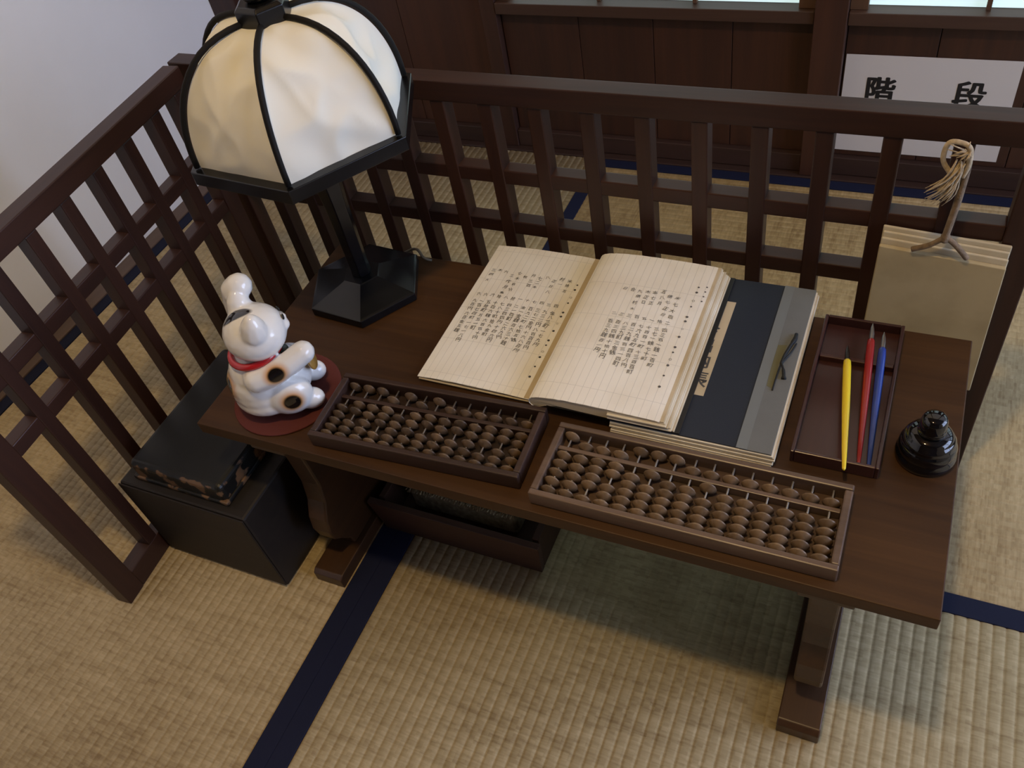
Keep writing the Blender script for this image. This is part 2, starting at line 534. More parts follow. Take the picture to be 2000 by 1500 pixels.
LX, LY = 0.1000, 0.2945
lamp = thing('table_lamp', 'six-sided table lamp with crumpled cream paper dome shade and black ribs', 'lamp', (LX, LY, H))
A0 = -1.130
def hx(r, z, k, off=0.0):
    a = A0 + off + k * math.pi / 3
    return Vector((r * math.cos(a), r * math.sin(a), z))
def hex_loft(rings, off=0.0):
    V, F = [], []
    for r, z in rings:
        V += [hx(r, z, k, off) for k in range(6)]
    for i in range(len(rings) - 1):
        for k in range(6):
            k2 = (k + 1) % 6
            F.append((i * 6 + k, i * 6 + k2, i * 6 + 6 + k2, i * 6 + 6 + k))
    F.append(tuple(range(6))[::-1]); F.append(tuple(range((len(rings) - 1) * 6, len(rings) * 6)))
    return V, F
part('base', hex_loft([(0.088, 0.0005), (0.088, 0.013), (0.084, 0.0145), (0.030, 0.030), (0.028, 0.031)]), M_BLACKL, lamp, bev=.0012)
part('column', hex_loft([(0.0150, 0.0312), (0.0145, 0.05), (0.0165, 0.15), (0.020, 0.20), (0.027, 0.235), (0.040, 0.262), (0.046, 0.266)]), M_BLACKL, lamp, bev=.0012)
ZS = 0.2772          # shade rim top above the desk
RS = 0.1525
V, F = [], []
for r, z in ((RS, ZS), (RS, ZS - .018), (RS - .017, ZS - .018), (RS - .017, ZS)):
    V += [hx(r, z, k) for k in range(6)]
for i in range(4):
    j = (i + 1) % 4
    for k in range(6):
        k2 = (k + 1) % 6
        F.append((i * 6 + k, i * 6 + k2, j * 6 + k2, j * 6 + k))
rim = part('shade_frame', (V, F), M_BLACKL, lamp, bev=.001)
for k in range(3):
    p0, p1 = hx(RS - .018, ZS - .012, k), hx(RS - .018, ZS - .012, k + 3)
    part('spoke', tube([p0, p1], .005, 6), M_BLACKL, rim)
Z_CAP = 0.412
def rib_pt(t):
    """profile of the dome: t 0 at the rim, 1 at the cap"""
    a = t * math.pi / 2
    r = 0.024 + (RS - .010 - 0.024) * math.cos(a) ** 0.80
    z = ZS + 0.002 + (Z_CAP - ZS - .002) * math.sin(a) ** 0.98
    return r, z
for k in range(6):
    pts = []
    for i in range(15):
        r, z = rib_pt(i / 14)
        pts.append(hx(r, z, k))
    part('rib', tube(pts, .0036, 8), M_WIRE, lamp, smooth=True)
NU, NV = 36, 44
for k in range(6):
    V, F = [], []
    for j in range(NV + 1):
        t = j / NV
        r, z = rib_pt(t)
        r -= .004; z -= .003
        for i in range(NU + 1):
            u = i / NU
            p = hx(r, z, k).lerp(hx(r, z, k + 1), u)
            w = math.sin(math.pi * u) ** 0.6 * math.sin(math.pi * min(1, max(0.0, t * 0.97 + .015))) ** 0.5
            q = Vector((p.x * 9, p.y * 9, p.z * 9)) + Vector((k * 2.9 + 7.7, 1.1, 0.4))
            d = 1.5 * (abs(noise.noise(q)) - 0.2) + 0.75 * (abs(noise.noise(q * 2.0 + Vector((5, 2, 1)))) - 0.18)
            nrm = Vector((p.x, p.y, 0.05)).normalized()
            p = p - nrm * (w * (0.005 + 0.021 * d))
            V.append(p)
    for j in range(NV):
        for i in range(NU):
            a = j * (NU + 1) + i
            F.append((a, a + 1, a + NU + 2, a + NU + 1))
    part('paper_panel', (V, F), M_LPAPER, lamp, smooth=True)
part('cap', hex_loft([(0.028, Z_CAP - .010), (0.032, Z_CAP - .006), (0.032, Z_CAP + .014), (0.027, Z_CAP + .018)]), M_BLACKL, lamp, bev=.001)
part('finial', lathe([(0.013, Z_CAP + .0182), (0.017, Z_CAP + .022), (0.017, Z_CAP + .027), (0.010, Z_CAP + .033), (0.002, Z_CAP + .035)], 16), M_BLACKL, lamp, smooth=True)
part('power_cord', tube(spline([(0.02, 0.079, .004), (0.035, 0.085, .010), (0.05, 0.078, .016), (0.062, 0.070, .010), (0.072, 0.074, .0035)], 6), .0022, 6), plain('cord_rubber', (0.10, 0.08, 0.05), 0.5), lamp, smooth=True)

# ------------------------------------------------------------------ abacuses
M_BEAD = wood('abacus_bead_wood', (0.115, 0.074, 0.040), (0.235, 0.155, 0.088), 0.45, 'z', 140, 0.5)
M_BEAD_DK = wood('old_abacus_bead_wood', (0.045, 0.029, 0.018), (0.17, 0.108, 0.060), 0.45, 'z', 140, 0.5)
M_ABF = wood('abacus_frame_wood', (0.080, 0.050, 0.034), (0.165, 0.108, 0.075), 0.34, 'x', 120, 0.05)
M_ABF_DK = wood('old_abacus_frame_wood', (0.028, 0.014, 0.010), (0.055, 0.028, 0.020), 0.42, 'x', 120, 0.05)
M_ABBASE = wood('abacus_base_wood', (0.06, 0.034, 0.020), (0.11, 0.062, 0.038), 0.55, 'x', 120, 0.05)
M_ABBASE_DK = wood('old_abacus_base_wood', (0.018, 0.010, 0.007), (0.035, 0.018, 0.013), 0.5, 'x', 120, 0.05)
M_ROD = plain('abacus_rod', (0.35, 0.33, 0.30), 0.35, metal=0.2)
M_ROD_DK = plain('old_abacus_rod', (0.16, 0.14, 0.12), 0.4)


def abacus(name, label, loc, rotz, Lx, Ly, hz, cols, upper, lower, mats, bead_r, bead_h):
    mf, mb, mbase, mrod = mats
    t = thing(name, label, 'abacus', loc, rotz, None)
    fw, fb = 0.0085, 0.0075
    part('frame', box(0, Lx, 0, fb, 0.0005, hz), mf, t, bev=.0016)
    part('frame', box(0, Lx, Ly - fb, Ly, 0.0005, hz), mf, t, bev=.0016)
    part('frame', box(0, fw, fb + .0002, Ly - fb - .0002, 0.0005, hz - .0005), mf, t, bev=.0016)
    part('frame', box(Lx - fw, Lx, fb + .0002, Ly - fb - .0002, 0.0005, hz - .0005), mf, t, bev=.0016)
    part('base_board', box(fw + .0002, Lx - fw - .0002, fb + .0002, Ly - fb - .0002, 0.0005, 0.0035), mbase, t)
    y_in0, y_in1 = fb, Ly - fb
    beam0 = y_in1 - bead_h * 2.05 - .0055
    zr = 0.0038 + bead_r
    part('beam', box(fw + .0002, Lx - fw - .0002, beam0, beam0 + .0055, 0.0037, zr + .0022), mf, t, bev=.0008)
    prof = [(0.0022, -bead_h / 2), (bead_r * 0.62, -bead_h * 0.30), (bead_r * 0.93, -bead_h * 0.09), (bead_r, 0),
            (bead_r * 0.93, bead_h * 0.09), (bead_r * 0.62, bead_h * 0.30), (0.0022, bead_h / 2)]
    v, f = lathe(prof, 14)
    bme = make_mesh('bead', (v, f), mb, True)
    rme = make_mesh('rod', tube([(0, y_in0, 0), (0, y_in1, 0)], 0.0011, 6), mrod, True)
    for c in range(cols):
        x = fw + (Lx - 2 * fw) * (c + 0.5) / cols
        new_obj('rod', rme, t, (x, 0, zr))
        ys = []
        y_up = y_in1 - bead_h / 2 - .0003 if upper[c] else beam0 + .0055 + bead_h / 2 + .0003
        ys.append(y_up)
        spec = lower[c]
        if spec == 's':           # spread out
            g = (beam0 - y_in0 - 5 * bead_h) / 6
            ys += [y_in0 + g * (i + 1) + bead_h * (i + .5) for i in range(5)]
        else:
            for i in range(5):
                if i < 5 - spec:
                    ys.append(y_in0 + .0003 + bead_h * (i + .5))
                else:
                    ys.append(beam0 - .0003 - bead_h * (4 - i + .5))
        for y in ys:
            new_obj('bead', bme, t, (x + rnd.uniform(-.0003, .0003), y, zr), (math.pi / 2 + rnd.uniform(-.05, .05), rnd.uniform(0, 6), rnd.uniform(-.06, .06)))
    return t


abacus('abacus', 'pale brown abacus with fifteen rods lying at the front edge of the desk', (0.477, 0.010, H), 0.003, 0.3275, 0.106, 0.0215, 15,
       [1, 0, 0, 0, 1, 1, 1, 0, 0, 0, 0, 0, 0, 0, 0], ['s', 's', 4, 2, 0, 1, 0, 0, 1, 0, 0, 0, 0, 0, 0],
       (M_ABF, M_BEAD, M_ABBASE, M_ROD), 0.0096, 0.0107)
abacus('abacus', 'smaller dark old abacus with thirteen rods beside the white cat figurine', (0.1795, 0.0115, H), 0.045, 0.280, 0.106, 0.0235, 13,
       [1, 1, 1, 0, 1, 0, 1, 0, 0, 0, 0, 0, 0], [0, 2, 's', 3, 0, 's', 2, 's', 2, 's', 3, 2, 's'],
       (M_ABF_DK, M_BEAD_DK, M_ABBASE_DK, M_ROD_DK), 0.0088, 0.0107)

# ------------------------------------------------------------------ lettering helper
_gl = {}


def glyph(ch, off=0.0):
    key = (ch, off)
    if key not in _gl:
        cu = bpy.data.curves.new('glyph', 'FONT')
        cu.body = ch; cu.size = 1.0; cu.resolution_u = 2; cu.offset = off
        ob = bpy.data.objects.new('glyph', cu)
        col.objects.link(ob)
        dg = bpy.context.evaluated_depsgraph_get()
        me = ob.evaluated_get(dg).to_mesh()
        v = [p.co.copy() for p in me.vertices]
        f = [tuple(p.vertices) for p in me.polygons]
        if v:
            x0 = min(p.x for p in v); x1 = max(p.x for p in v); y0 = min(p.y for p in v); y1 = max(p.y for p in v)
        else:
            x0 = x1 = y0 = y1 = 0
        ob.evaluated_get(dg).to_mesh_clear()
        bpy.data.objects.remove(ob); bpy.data.curves.remove(cu)
        s = 1.0
        _gl[key] = ([((p.x - (x0 + x1) / 2) * s, (p.y - (y0 + y1) / 2) * s) for p in v], f)
    return _gl[key]


def write(items, fn, off=0.0):
    """items: (char, u, v, size, jitter); fn maps (u, v) on the sheet to a point"""
    V, F = [], []
    for ch, u, v, size, jit in items:
        g, f = glyph(ch, off)
        n = len(V)
        a = rnd.uniform(-jit, jit); sh = rnd.uniform(-jit, jit); sy = 1 + rnd.uniform(-jit, jit)
        for x, y in g:
            X = (x * math.cos(a) - y * math.sin(a) + sh * y) * size
            Y = (x * math.sin(a) + y * math.cos(a)) * size * sy
            V.append(fn(u + X, v + Y))
        F += [tuple(i + n for i in q) for q in f]
    return V, F


# ------------------------------------------------------------------ blue ledger with grey spine
def paper_mat(name, color, edge, rule_axis=None, pitch=0.0095, x0=0.0, rng=None):
    mt, nt, b, N, L = mat_base(name)
    tc = N.new('ShaderNodeTexCoord')
    nz = N.new('ShaderNodeTexNoise'); nz.inputs['Scale'].default_value = 14; nz.inputs['Detail'].default_value = 5
    L.new(tc.outputs['Object'], nz.inputs['Vector'])
    rp = N.new('ShaderNodeValToRGB')
    rp.color_ramp.elements[0].position = 0.3; rp.color_ramp.elements[0].color = (*edge, 1)
    rp.color_ramp.elements[1].position = 0.58; rp.color_ramp.elements[1].color = (*color, 1)
    L.new(nz.outputs['Fac'], rp.inputs['Fac'])
    out = rp.outputs['Color']
    if rule_axis:
        sx = N.new('ShaderNodeSeparateXYZ'); L.new(tc.outputs['Object'], sx.inputs[0])
        def line(axis, off, p, width):
            a = N.new('ShaderNodeMath'); a.operation = 'SUBTRACT'; a.inputs[1].default_value = off
            L.new(sx.outputs[axis], a.inputs[0])
            d = N.new('ShaderNodeMath'); d.operation = 'DIVIDE'; d.inputs[1].default_value = p
            L.new(a.outputs[0], d.inputs[0])
            fr = N.new('ShaderNodeMath'); fr.operation = 'FRACT'; L.new(d.outputs[0], fr.inputs[0])
            lt = N.new('ShaderNodeMath'); lt.operation = 'LESS_THAN'; lt.inputs[1].default_value = width / p
            L.new(fr.outputs[0], lt.inputs[0])
            return lt
        l1 = line('X', x0, pitch, 0.00055)
        l2 = line('Y', 0.012, 0.0615, 0.0005)
        mx = N.new('ShaderNodeMath'); mx.operation = 'MAXIMUM'
        L.new(l1.outputs[0], mx.inputs[0]); L.new(l2.outputs[0], mx.inputs[1])
        ml = N.new('ShaderNodeMath'); ml.operation = 'MULTIPLY'; ml.inputs[1].default_value = 0.42
        L.new(mx.outputs[0], ml.inputs[0])
        mix = N.new('ShaderNodeMix'); mix.data_type = 'RGBA'
        L.new(ml.outputs[0], mix.inputs['Factor']); L.new(out, mix.inputs['A'])
        mix.inputs['B'].default_value = (0.34, 0.34, 0.33, 1)
        out = mix.outputs['Result']
    L.new(out, b.inputs['Base Color'])
    b.inputs['Roughness'].default_value = 0.8
    b.inputs['Specular IOR Level'].default_value = 0.2
    return mt


M_PAGE = paper_mat('aged_page', (0.80, 0.75, 0.62), (0.66, 0.58, 0.42))
M_PAGE_ED = paper_mat('browned_page_edge', (0.66, 0.57, 0.41), (0.48, 0.38, 0.23))
M_RULED = paper_mat('ruled_page', (0.88, 0.86, 0.79), (0.80, 0.76, 0.66), 'x')
M_INK = plain('ink', (0.06, 0.06, 0.06), 0.7)
M_BLUECL = plain('navy_cloth_cover', (0.010, 0.016, 0.030), 0.7, bump=0.3, bscale=900)
M_GREYCL = plain('grey_cloth_spine', (0.145, 0.155, 0.155), 0.75, bump=0.3, bscale=900, var=0.06)
M_BLACKC = plain('black_cover', (0.008, 0.008, 0.009), 0.5)

lx, ly = 0.530, 0.134
ledger = thing('ledger', 'closed navy cloth ledger with grey spine strip and black cord', 'ledger', (lx, ly, H))
for i in range(6):
    z0 = 0.0006 + i * 0.0026
    dx, dy = rnd.uniform(0, .007) * (1 - i / 8), rnd.uniform(-.004, .001)
    part('page_layer', box(0.001 + rnd.uniform(-.002, .002), 0.186 + dx, dy, 0.272 + rnd.uniform(-.002, .002), z0, z0 + .0025), M_PAGE if i % 2 else M_PAGE_ED, ledger, bev=.0006)
part('cover', box(0, 0.1505, 0.001, 0.2725, 0.0163, 0.0181), M_BLUECL, ledger, bev=.0005)
part('spine_strip', box(0.1507, 0.1855, 0.0005, 0.2725, 0.0163, 0.0183), M_GREYCL, ledger, bev=.0004)
part('spine_strip', box(0.1470, 0.1590, 0.0005, 0.2725, 0.01835, 0.0187), plain('grey_cloth_seam', (0.165, 0.185, 0.19), 0.75), ledger)
part('paper_patch', prism([(0.1592, 0.166), (0.1695, 0.168), (0.1665, 0.135), (0.1680, 0.095), (0.1600, 0.098), (0.1592, 0.13)], 0.01832, 0.01850, 'z'),
     plain('olive_old_tape', (0.13, 0.125, 0.065), 0.6), ledger)
M_CORDBK = plain('black_cord', (0.008, 0.009, 0.009), 0.7)
cd = part('binding_cord', tube(spline([(0.1675, 0.092, 0.0190), (0.1680, 0.120, 0.0200), (0.1690, 0.135, 0.0205), (0.1705, 0.150, 0.021), (0.174, 0.168, 0.021), (0.1765, 0.178, 0.0208), (0.1765, 0.188, 0.0196)], 5),
                               [.0010] * 10 + [.0018] * 12 + [.0026] * 5 + [.0022] * 4), M_CORDBK, ledger, smooth=True)
part('cord_tail', tube(spline([(0.1690, 0.135, 0.021), (0.1735, 0.125, 0.0205), (0.1765, 0.112, 0.0195)], 5), [.0014] * 5 + [.002] * 4 + [.003] * 2), M_CORDBK, cd, smooth=True)
part('cord_tail', tube(spline([(0.1690, 0.135, 0.021), (0.1760, 0.155, 0.0205), (0.1795, 0.172, 0.0195)], 5), .0010), M_CORDBK, cd, smooth=True)
lab = part('title_label', box(0.066, 0.0945, 0.064, 0.228, 0.01815, 0.0184), paper_mat('label_paper', (0.55, 0.47, 0.33), (0.42, 0.34, 0.21)), ledger)
part('brush_title', write([(c, x, y, 0.027, 0.02) for c, x, y in zip('金出納帳', (0.0735, 0.0745, 0.0755, 0.0805), (0.174, 0.147, 0.120, 0.089))], lambda u, v: (u, v, 0.01852), 0.012), M_INK, lab)

# ------------------------------------------------------------------ open ledger
ox, oy = 0.262, 0.148
book = thing('open_ledger', 'open ruled ledger with yellowed pages of handwritten columns', 'ledger', (ox, oy, H))
PW, PH = 0.168, 0.270
for i in range(2):
    part('page_layer', box(rnd.uniform(.001, .004), PW - .002, rnd.uniform(-.001, .003) - i * .001, PH - rnd.uniform(.001, .004), 0.0006 + i * .0022, 0.0026 + i * .0022), M_PAGE_ED, book, bev=.0006)


def zl(u):
    t = u / PW
    return 0.0066 + 0.0030 * math.sin(math.pi * min(1, max(0, t)) ** 0.8) + 0.0006


def sheet_prof(fn, a, b, n, thick):
    top = [(a + (b - a) * i / n, fn(a + (b - a) * i / n)) for i in range(n + 1)]
    return top + [(x, z - thick) for x, z in reversed(top)]


def sweep(poly, ys, wob=0.0):
    """profile in x,z swept through several y stations"""
    n = len(poly)
    V, F = [], []
    for j, y in enumerate(ys):
        for i, (x, z) in enumerate(poly):
            V.append((x, y + wob * math.sin(i * 1.9 + j), z))
    for j in range(len(ys) - 1):
        for i in range(n):
            k = (i + 1) % n
            F.append((j * n + i, j * n + k, j * n + n + k, j * n + n + i))
    F.append(tuple(range(n))[::-1]); F.append(tuple(range((len(ys) - 1) * n, len(ys) * n)))
    return V, F


pl = part('left_page', sweep(sheet_prof(zl, 0.0, PW - .003, 16, 0.0010), [0.0, PH * .5, PH], .0003), M_RULED, book)
part('gutter_strip', sweep(sheet_prof(lambda u: zl(u) + .00035, PW - .0165, PW - .003, 4, 0.0003), [0.0005, PH - .0005]), plain('tan_gutter_paper', (0.50, 0.40, 0.24), 0.8, var=.06), pl)

# right half: the pages curl over at the fold and rest on the navy ledger
RXO = 0.1665                 # local x of the fold
prof_top = [(RXO + x, z) for x, z in ((0.0045, 0.0150), (0.0008, 0.0190), (-0.0005, 0.0235), (0.0018, 0.0285), (0.0085, 0.0325), (0.0225, 0.0355),
                                       (0.045, 0.0375), (0.080, 0.0380), (0.120, 0.0372), (0.150, 0.0362), (0.1625, 0.0352))]
tops = [(p.x, p.y) for p in spline([(x, z, 0) for x, z in prof_top], 5)]
prof_bot = [(RXO + x, z) for x, z in ((0.1790, 0.0210), (0.14, 0.0212), (0.10, 0.0216), (0.06, 0.0222), (0.035, 0.0220), (0.020, 0.0190), (0.012, 0.0150), (0.0085, 0.0125))]


def zr_(u):
    for (x0, z0), (x1, z1) in zip(tops[12:-1], tops[13:]):
        if x0 <= u <= x1:
            return z0 + (z1 - z0) * (u - x0) / max(1e-6, x1 - x0)
    return tops[-1][1]


RY0, RY1 = -0.014, 0.256
inner = [(x + (0.0008 if x < RXO + .02 else 0), z - .0011) for x, z in tops]
blk = inner + [(RXO + 0.1675, 0.0315), (RXO + 0.1725, 0.0265)] + prof_bot
part('page_block', sweep(blk, [RY0 + .001, 0.08, 0.17, RY1 - .001], .0004), M_PAGE_ED, book)
for i in range(7):
    z = 0.0212 + i * 0.0020
    part('page_layer', box(RXO + .10, RXO + 0.1785 - i * .0019 + rnd.uniform(-.0006, .0006), RY0 + rnd.uniform(-.0025, .001), RY1 + rnd.uniform(-.002, .001), z, z + .0018), M_PAGE if i % 3 else M_PAGE_ED, book, bev=.0005)
sheet = tops + [(x + (0.0006 if x < RXO + .01 else 0), z - .0008) for x, z in reversed(tops)]
pr_ = part('right_page', sweep(sheet, [RY0, 0.06, 0.12, 0.19, RY1], .0003), M_RULED, book)
part('cover', box(RXO + 0.022, RXO + 0.1850, RY0 + .001, RY1 + .001, 0.01885, 0.0206), M_BLACKC, book, bev=.0004)

KANJI_N = '一二三四五六七八九十百拾'
KANJI_W = '金米俵代高内分升合枚本日月正大木川村'


def page_text(x_first, ncol, dx, y_top, y_num, y_low, y_dot, x_dot):
    it = []
    for c in range(ncol):
        x = x_first + c * dx
        k = rnd.choice((1, 2, 3, 3, 4))
        y = y_top - rnd.uniform(0, .010)
        for j in range(k):
            it.append((rnd.choice(KANJI_W + KANJI_N), x + rnd.uniform(-.0006, .0006), y, rnd.uniform(.0060, .0074), .2))
            y -= rnd.uniform(.0090, .0125)
        it.append((rnd.choice(KANJI_N), x, y_num + rnd.uniform(-.001, .001), .0066, .2))
        y = y_low
        for j in range(2):
            for q in range(rnd.choice((2, 3, 3, 4))):
                it.append((rnd.choice(KANJI_N + '百金'), x, y, .0070, .2)); y -= .0084
            it.append((rnd.choice('円銭町'), x, y, .0080, .2)); y -= .0100
    for j, d in enumerate((0, .010, .026, .037, .056, .064, .078, .092, .110, .119, .131, .141, .158, .176)):
        it.append(('●' if j % 4 != 2 else '○', x_dot, y_dot - d, .0046 if j % 3 else .0036, 0))
    for j in range(4):
        it.append(('●', x_dot + .010, y_dot + .003 - j * .009, .0032, 0))
    return it


HW_ = part('handwriting', write(page_text(0.0155, 12, 0.0106, 0.217, 0.164, 0.150, 0.211, 0.1455), lambda u, v: (u, v, zl(u) + .0003), 0.006), M_INK, pl); HW_['kind'] = 'stuff'
HW_ = part('handwriting', write(page_text(RXO + 0.058, 8, 0.0100, 0.195, 0.140, 0.126, 0.212, RXO + 0.148), lambda u, v: (u, v, zr_(u) + .0004), 0.004), plain('faded_ink', (0.10, 0.095, 0.09), 0.7), pr_); HW_['kind'] = 'stuff'

# ------------------------------------------------------------------ pen tray, three dip pens, ink bottle
M_TRAY = wood('red_brown_lacquer', (0.030, 0.010, 0.009), (0.055, 0.018, 0.015), 0.30, 'y', 60, 0.08, coat=0.4)
tx0, tx1, ty0, ty1 = 0.7335, 0.8245, 0.1455, 0.3665
tray = thing('pen_tray', 'long red-brown lacquered pen tray holding three dip pens', 'tray', ((tx0 + tx1) / 2, (ty0 + ty1) / 2, H))
TW, TL = (tx1 - tx0) / 2, (ty1 - ty0) / 2
part('bottom', box(-TW + .0042, TW - .0042, -TL + .0042, TL - .0042, 0.0005, 0.004), M_TRAY, tray)
for a in ((-TW, -TW + .004, -TL, TL), (TW - .004, TW, -TL, TL)):
    part('side', box(a[0], a[1], a[2], a[3], 0.0005, 0.0185), M_TRAY, tray, bev=.001)
for a in ((-TW + .0041, TW - .0041, -TL, -TL + .004), (-TW + .0041, TW - .0041, TL - .004, TL)):
    part('end', box(a[0], a[1], a[2], a[3], 0.0005, 0.0185), M_TRAY, tray, bev=.001)
py = 0.3035 - (ty0 + ty1) / 2
part('rest_bar', box(-TW + .0042, TW - .0042, py - .003, py + .003, 0.0041, 0.0115), M_TRAY, tray, bev=.001)
part('rest_shelf', box(-TW + .0042, TW - .0042, py + .0032, TL - .0042, 0.0041, 0.0062), M_TRAY, tray)


def pen(color_name, color, a, b, label):
    a, b = Vector(a), Vector(b)          # nib-side end of the holder, tail
    d = (b - a)
    ln = d.length
    t = thing('dip_pen', label, 'pen', a)
    t.rotation_mode = 'QUATERNION'
    t.rotation_quaternion = Vector((0, 0, 1)).rotation_difference(d.normalized())
    t['group'] = 'dip pens in the lacquered tray'
    part('holder', lathe([(0.0030, 0), (0.0042, 0.0025), (0.0046, 0.012), (0.0046, ln * .28), (0.0042, ln * .5), (0.0030, ln * .82), (0.0020, ln - .002), (0.0010, ln)], 16),
         plain('pen_paint_' + color_name, color, 0.28, coat=0.4), t, smooth=True)
    V = []
    nb = [(-0.026, .0003), (-0.018, .0020), (-0.010, .0028), (0.0, .0027)]
    for z, w in nb:
        for k in range(5):
            an = math.pi * k / 4
            V.append((w * math.cos(an), w * math.sin(an) * .7, z))
    for z, w in nb:
        for k in range(5):
            an = math.pi * k / 4
            V.append((w * .8 * math.cos(an), w * .8 * math.sin(an) * .7 - .0002, z))
    F = []
    for s in (0, 20):
        for i in range(3):
            for k in range(4):
                F.append((s + i * 5 + k, s + i * 5 + k + 1, s + i * 5 + 6 + k, s + i * 5 + 5 + k))
    part('nib', (V, F), plain('nib_steel_' + color_name, (0.45, 0.44, 0.42) if color_name != 'yellow' else (0.12, 0.10, 0.09), 0.3, metal=1.0), t, smooth=True)


pen('yellow', (0.80, 0.60, 0.025), (0.7695, 0.2960, H + .0165), (0.7905, 0.1290, H + .0265), 'yellow dip pen sticking out over the front end of the pen tray')
pen('red', (0.30, 0.018, 0.018), (0.7905, 0.3350, H + .0178), (0.8035, 0.1560, H + .0065), 'dark red dip pen lying inside the pen tray next to the blue one')
pen('blue', (0.022, 0.055, 0.30), (0.8045, 0.3240, H + .0172), (0.8140, 0.1520, H + .0066), 'blue dip pen lying along the right side of the pen tray')

M_GLASSBK = plain('black_glass', (0.004, 0.004, 0.005), 0.05, coat=0.3)
ink = thing('ink_bottle', 'squat black glass ink bottle with ridged shoulders near the desk corner', 'bottle', (0.866, 0.1905, H))
part('body', lathe([(0.026, 0.0004), (0.0295, 0.002), (0.0305, 0.006), (0.0300, 0.011), (0.0280, 0.0135), (0.0285, 0.016), (0.0290, 0.021), (0.0272, 0.027),
                    (0.0258, 0.0285), (0.0262, 0.031), (0.0238, 0.035), (0.0222, 0.0362), (0.0220, 0.0385), (0.0180, 0.0410), (0.0150, 0.042), (0.0132, 0.0425)], 40), M_GLASSBK, ink, smooth=True)
part('cap', lathe([(0.0128, 0.0427), (0.0142, 0.0435), (0.0142, 0.0460), (0.0132, 0.0470), (0.0135, 0.0500), (0.0128, 0.0600), (0.0112, 0.0645), (0.0075, 0.0665), (0.002, 0.067)], 32), M_GLASSBK, ink, smooth=True)

# ------------------------------------------------------------------ red mat and lucky cat
tag(part('round_mat', lathe([(0.0725, 0.0004), (0.0735, 0.0012), (0.0730, 0.0024), (0.070, 0.0028), (0.001, 0.0028)], 48), plain('red_felt', (0.10, 0.018, 0.014), 0.85, bump=.3, bscale=700), loc=(0.0975, 0.0795, H)),
    'round dull red felt mat under the white cat figurine', 'mat')

cat = thing('cat_figurine', 'glossy white ceramic beckoning cat with black spots and red collar', 'figurine', (0.0917, 0.0645, H + .003), math.radians(30))


def ico(center, radii, sub=3):
    bm = bmesh.new()
    bmesh.ops.create_icosphere(bm, subdivisions=sub, radius=1.0)
    v = [(p.co.x * radii[0] + center[0], p.co.y * radii[1] + center[1], p.co.z * radii[2] + center[2]) for p in bm.verts]
    f = [tuple(q.index for q in p.verts) for p in bm.faces]
    bm.free()
    return v, f


def chain(pts, n=6):
    """overlapping balls along (x, y, z, r) stations"""
    out = []
    for a, b in zip(pts[:-1], pts[1:]):
        for i in range(n):
            t = i / n
            q = [a[j] + (b[j] - a[j]) * t for j in range(4)]
            out.append(ico(q[:3], (q[3],) * 3, 2))
    q = pts[-1]
    out.append(ico(q[:3], (q[3],) * 3, 2))
    return out


balls = [ico((-.001, 0, .040), (.047, .046, .040)), ico((.000, 0, .0265), (.0485, .0465, .0280)), ico((.002, 0, .062), (.042, .042, .038)), ico((.006, 0, .084), (.035, .035, .018)),
         ico((.024, 0, .046), (.036, .034, .042)), ico((-.001, 0, .050), (.0465, .0455, .036)),
         ico((.028, -.028, .034), (.032, .022, .031)), ico((.028, .028, .034), (.032, .022, .031)),
         ico((.052, -.025, .0155), (.018, .014, .0150)), ico((.052, .025, .0155), (.018, .014, .0150))]
head = [ico((.0155, 0, .1215), (.0390, .041, .0335)), ico((.036, 0, .118), (.018, .025, .018)),
        ico((.0505, .0075, .119), (.0075, .0095, .0075)), ico((.0505, -.0075, .119), (.0075, .0095, .0075)), ico((.0545, 0, .124), (.004, .005, .0035))]
for s in (-1, 1):      # rounded ears
    head += chain([(.014, s * .025, .140, .0175), (.015, s * .0275, .151, .0145), (.016, s * .029, .160, .0090)], 4)
HA = math.radians(24)     # the head is turned a little towards the room
def turn(p):
    x, y = p[0] - .0155, p[1]
    return (.0155 + x * math.cos(HA) - y * math.sin(HA), x * math.sin(HA) + y * math.cos(HA), p[2])
balls += [([turn(p) for p in v], f) for v, f in head]
balls += chain([(.002, -.030, .076, .016), (.004, -.035, .076, .0175), (.022, -.034, .078, .0175), (.046, -.028, .084, .0160), (.066, -.020, .091, .0155)], 4)      # near arm
balls += chain([(.002, .034, .082, .016), (-.006, .041, .104, .0165), (-.008, .043, .126, .0150), (-.007, .043, .142, .0142), (.000, .042, .158, .0165), (.008, .041, .163, .0170)], 4)  # raised arm

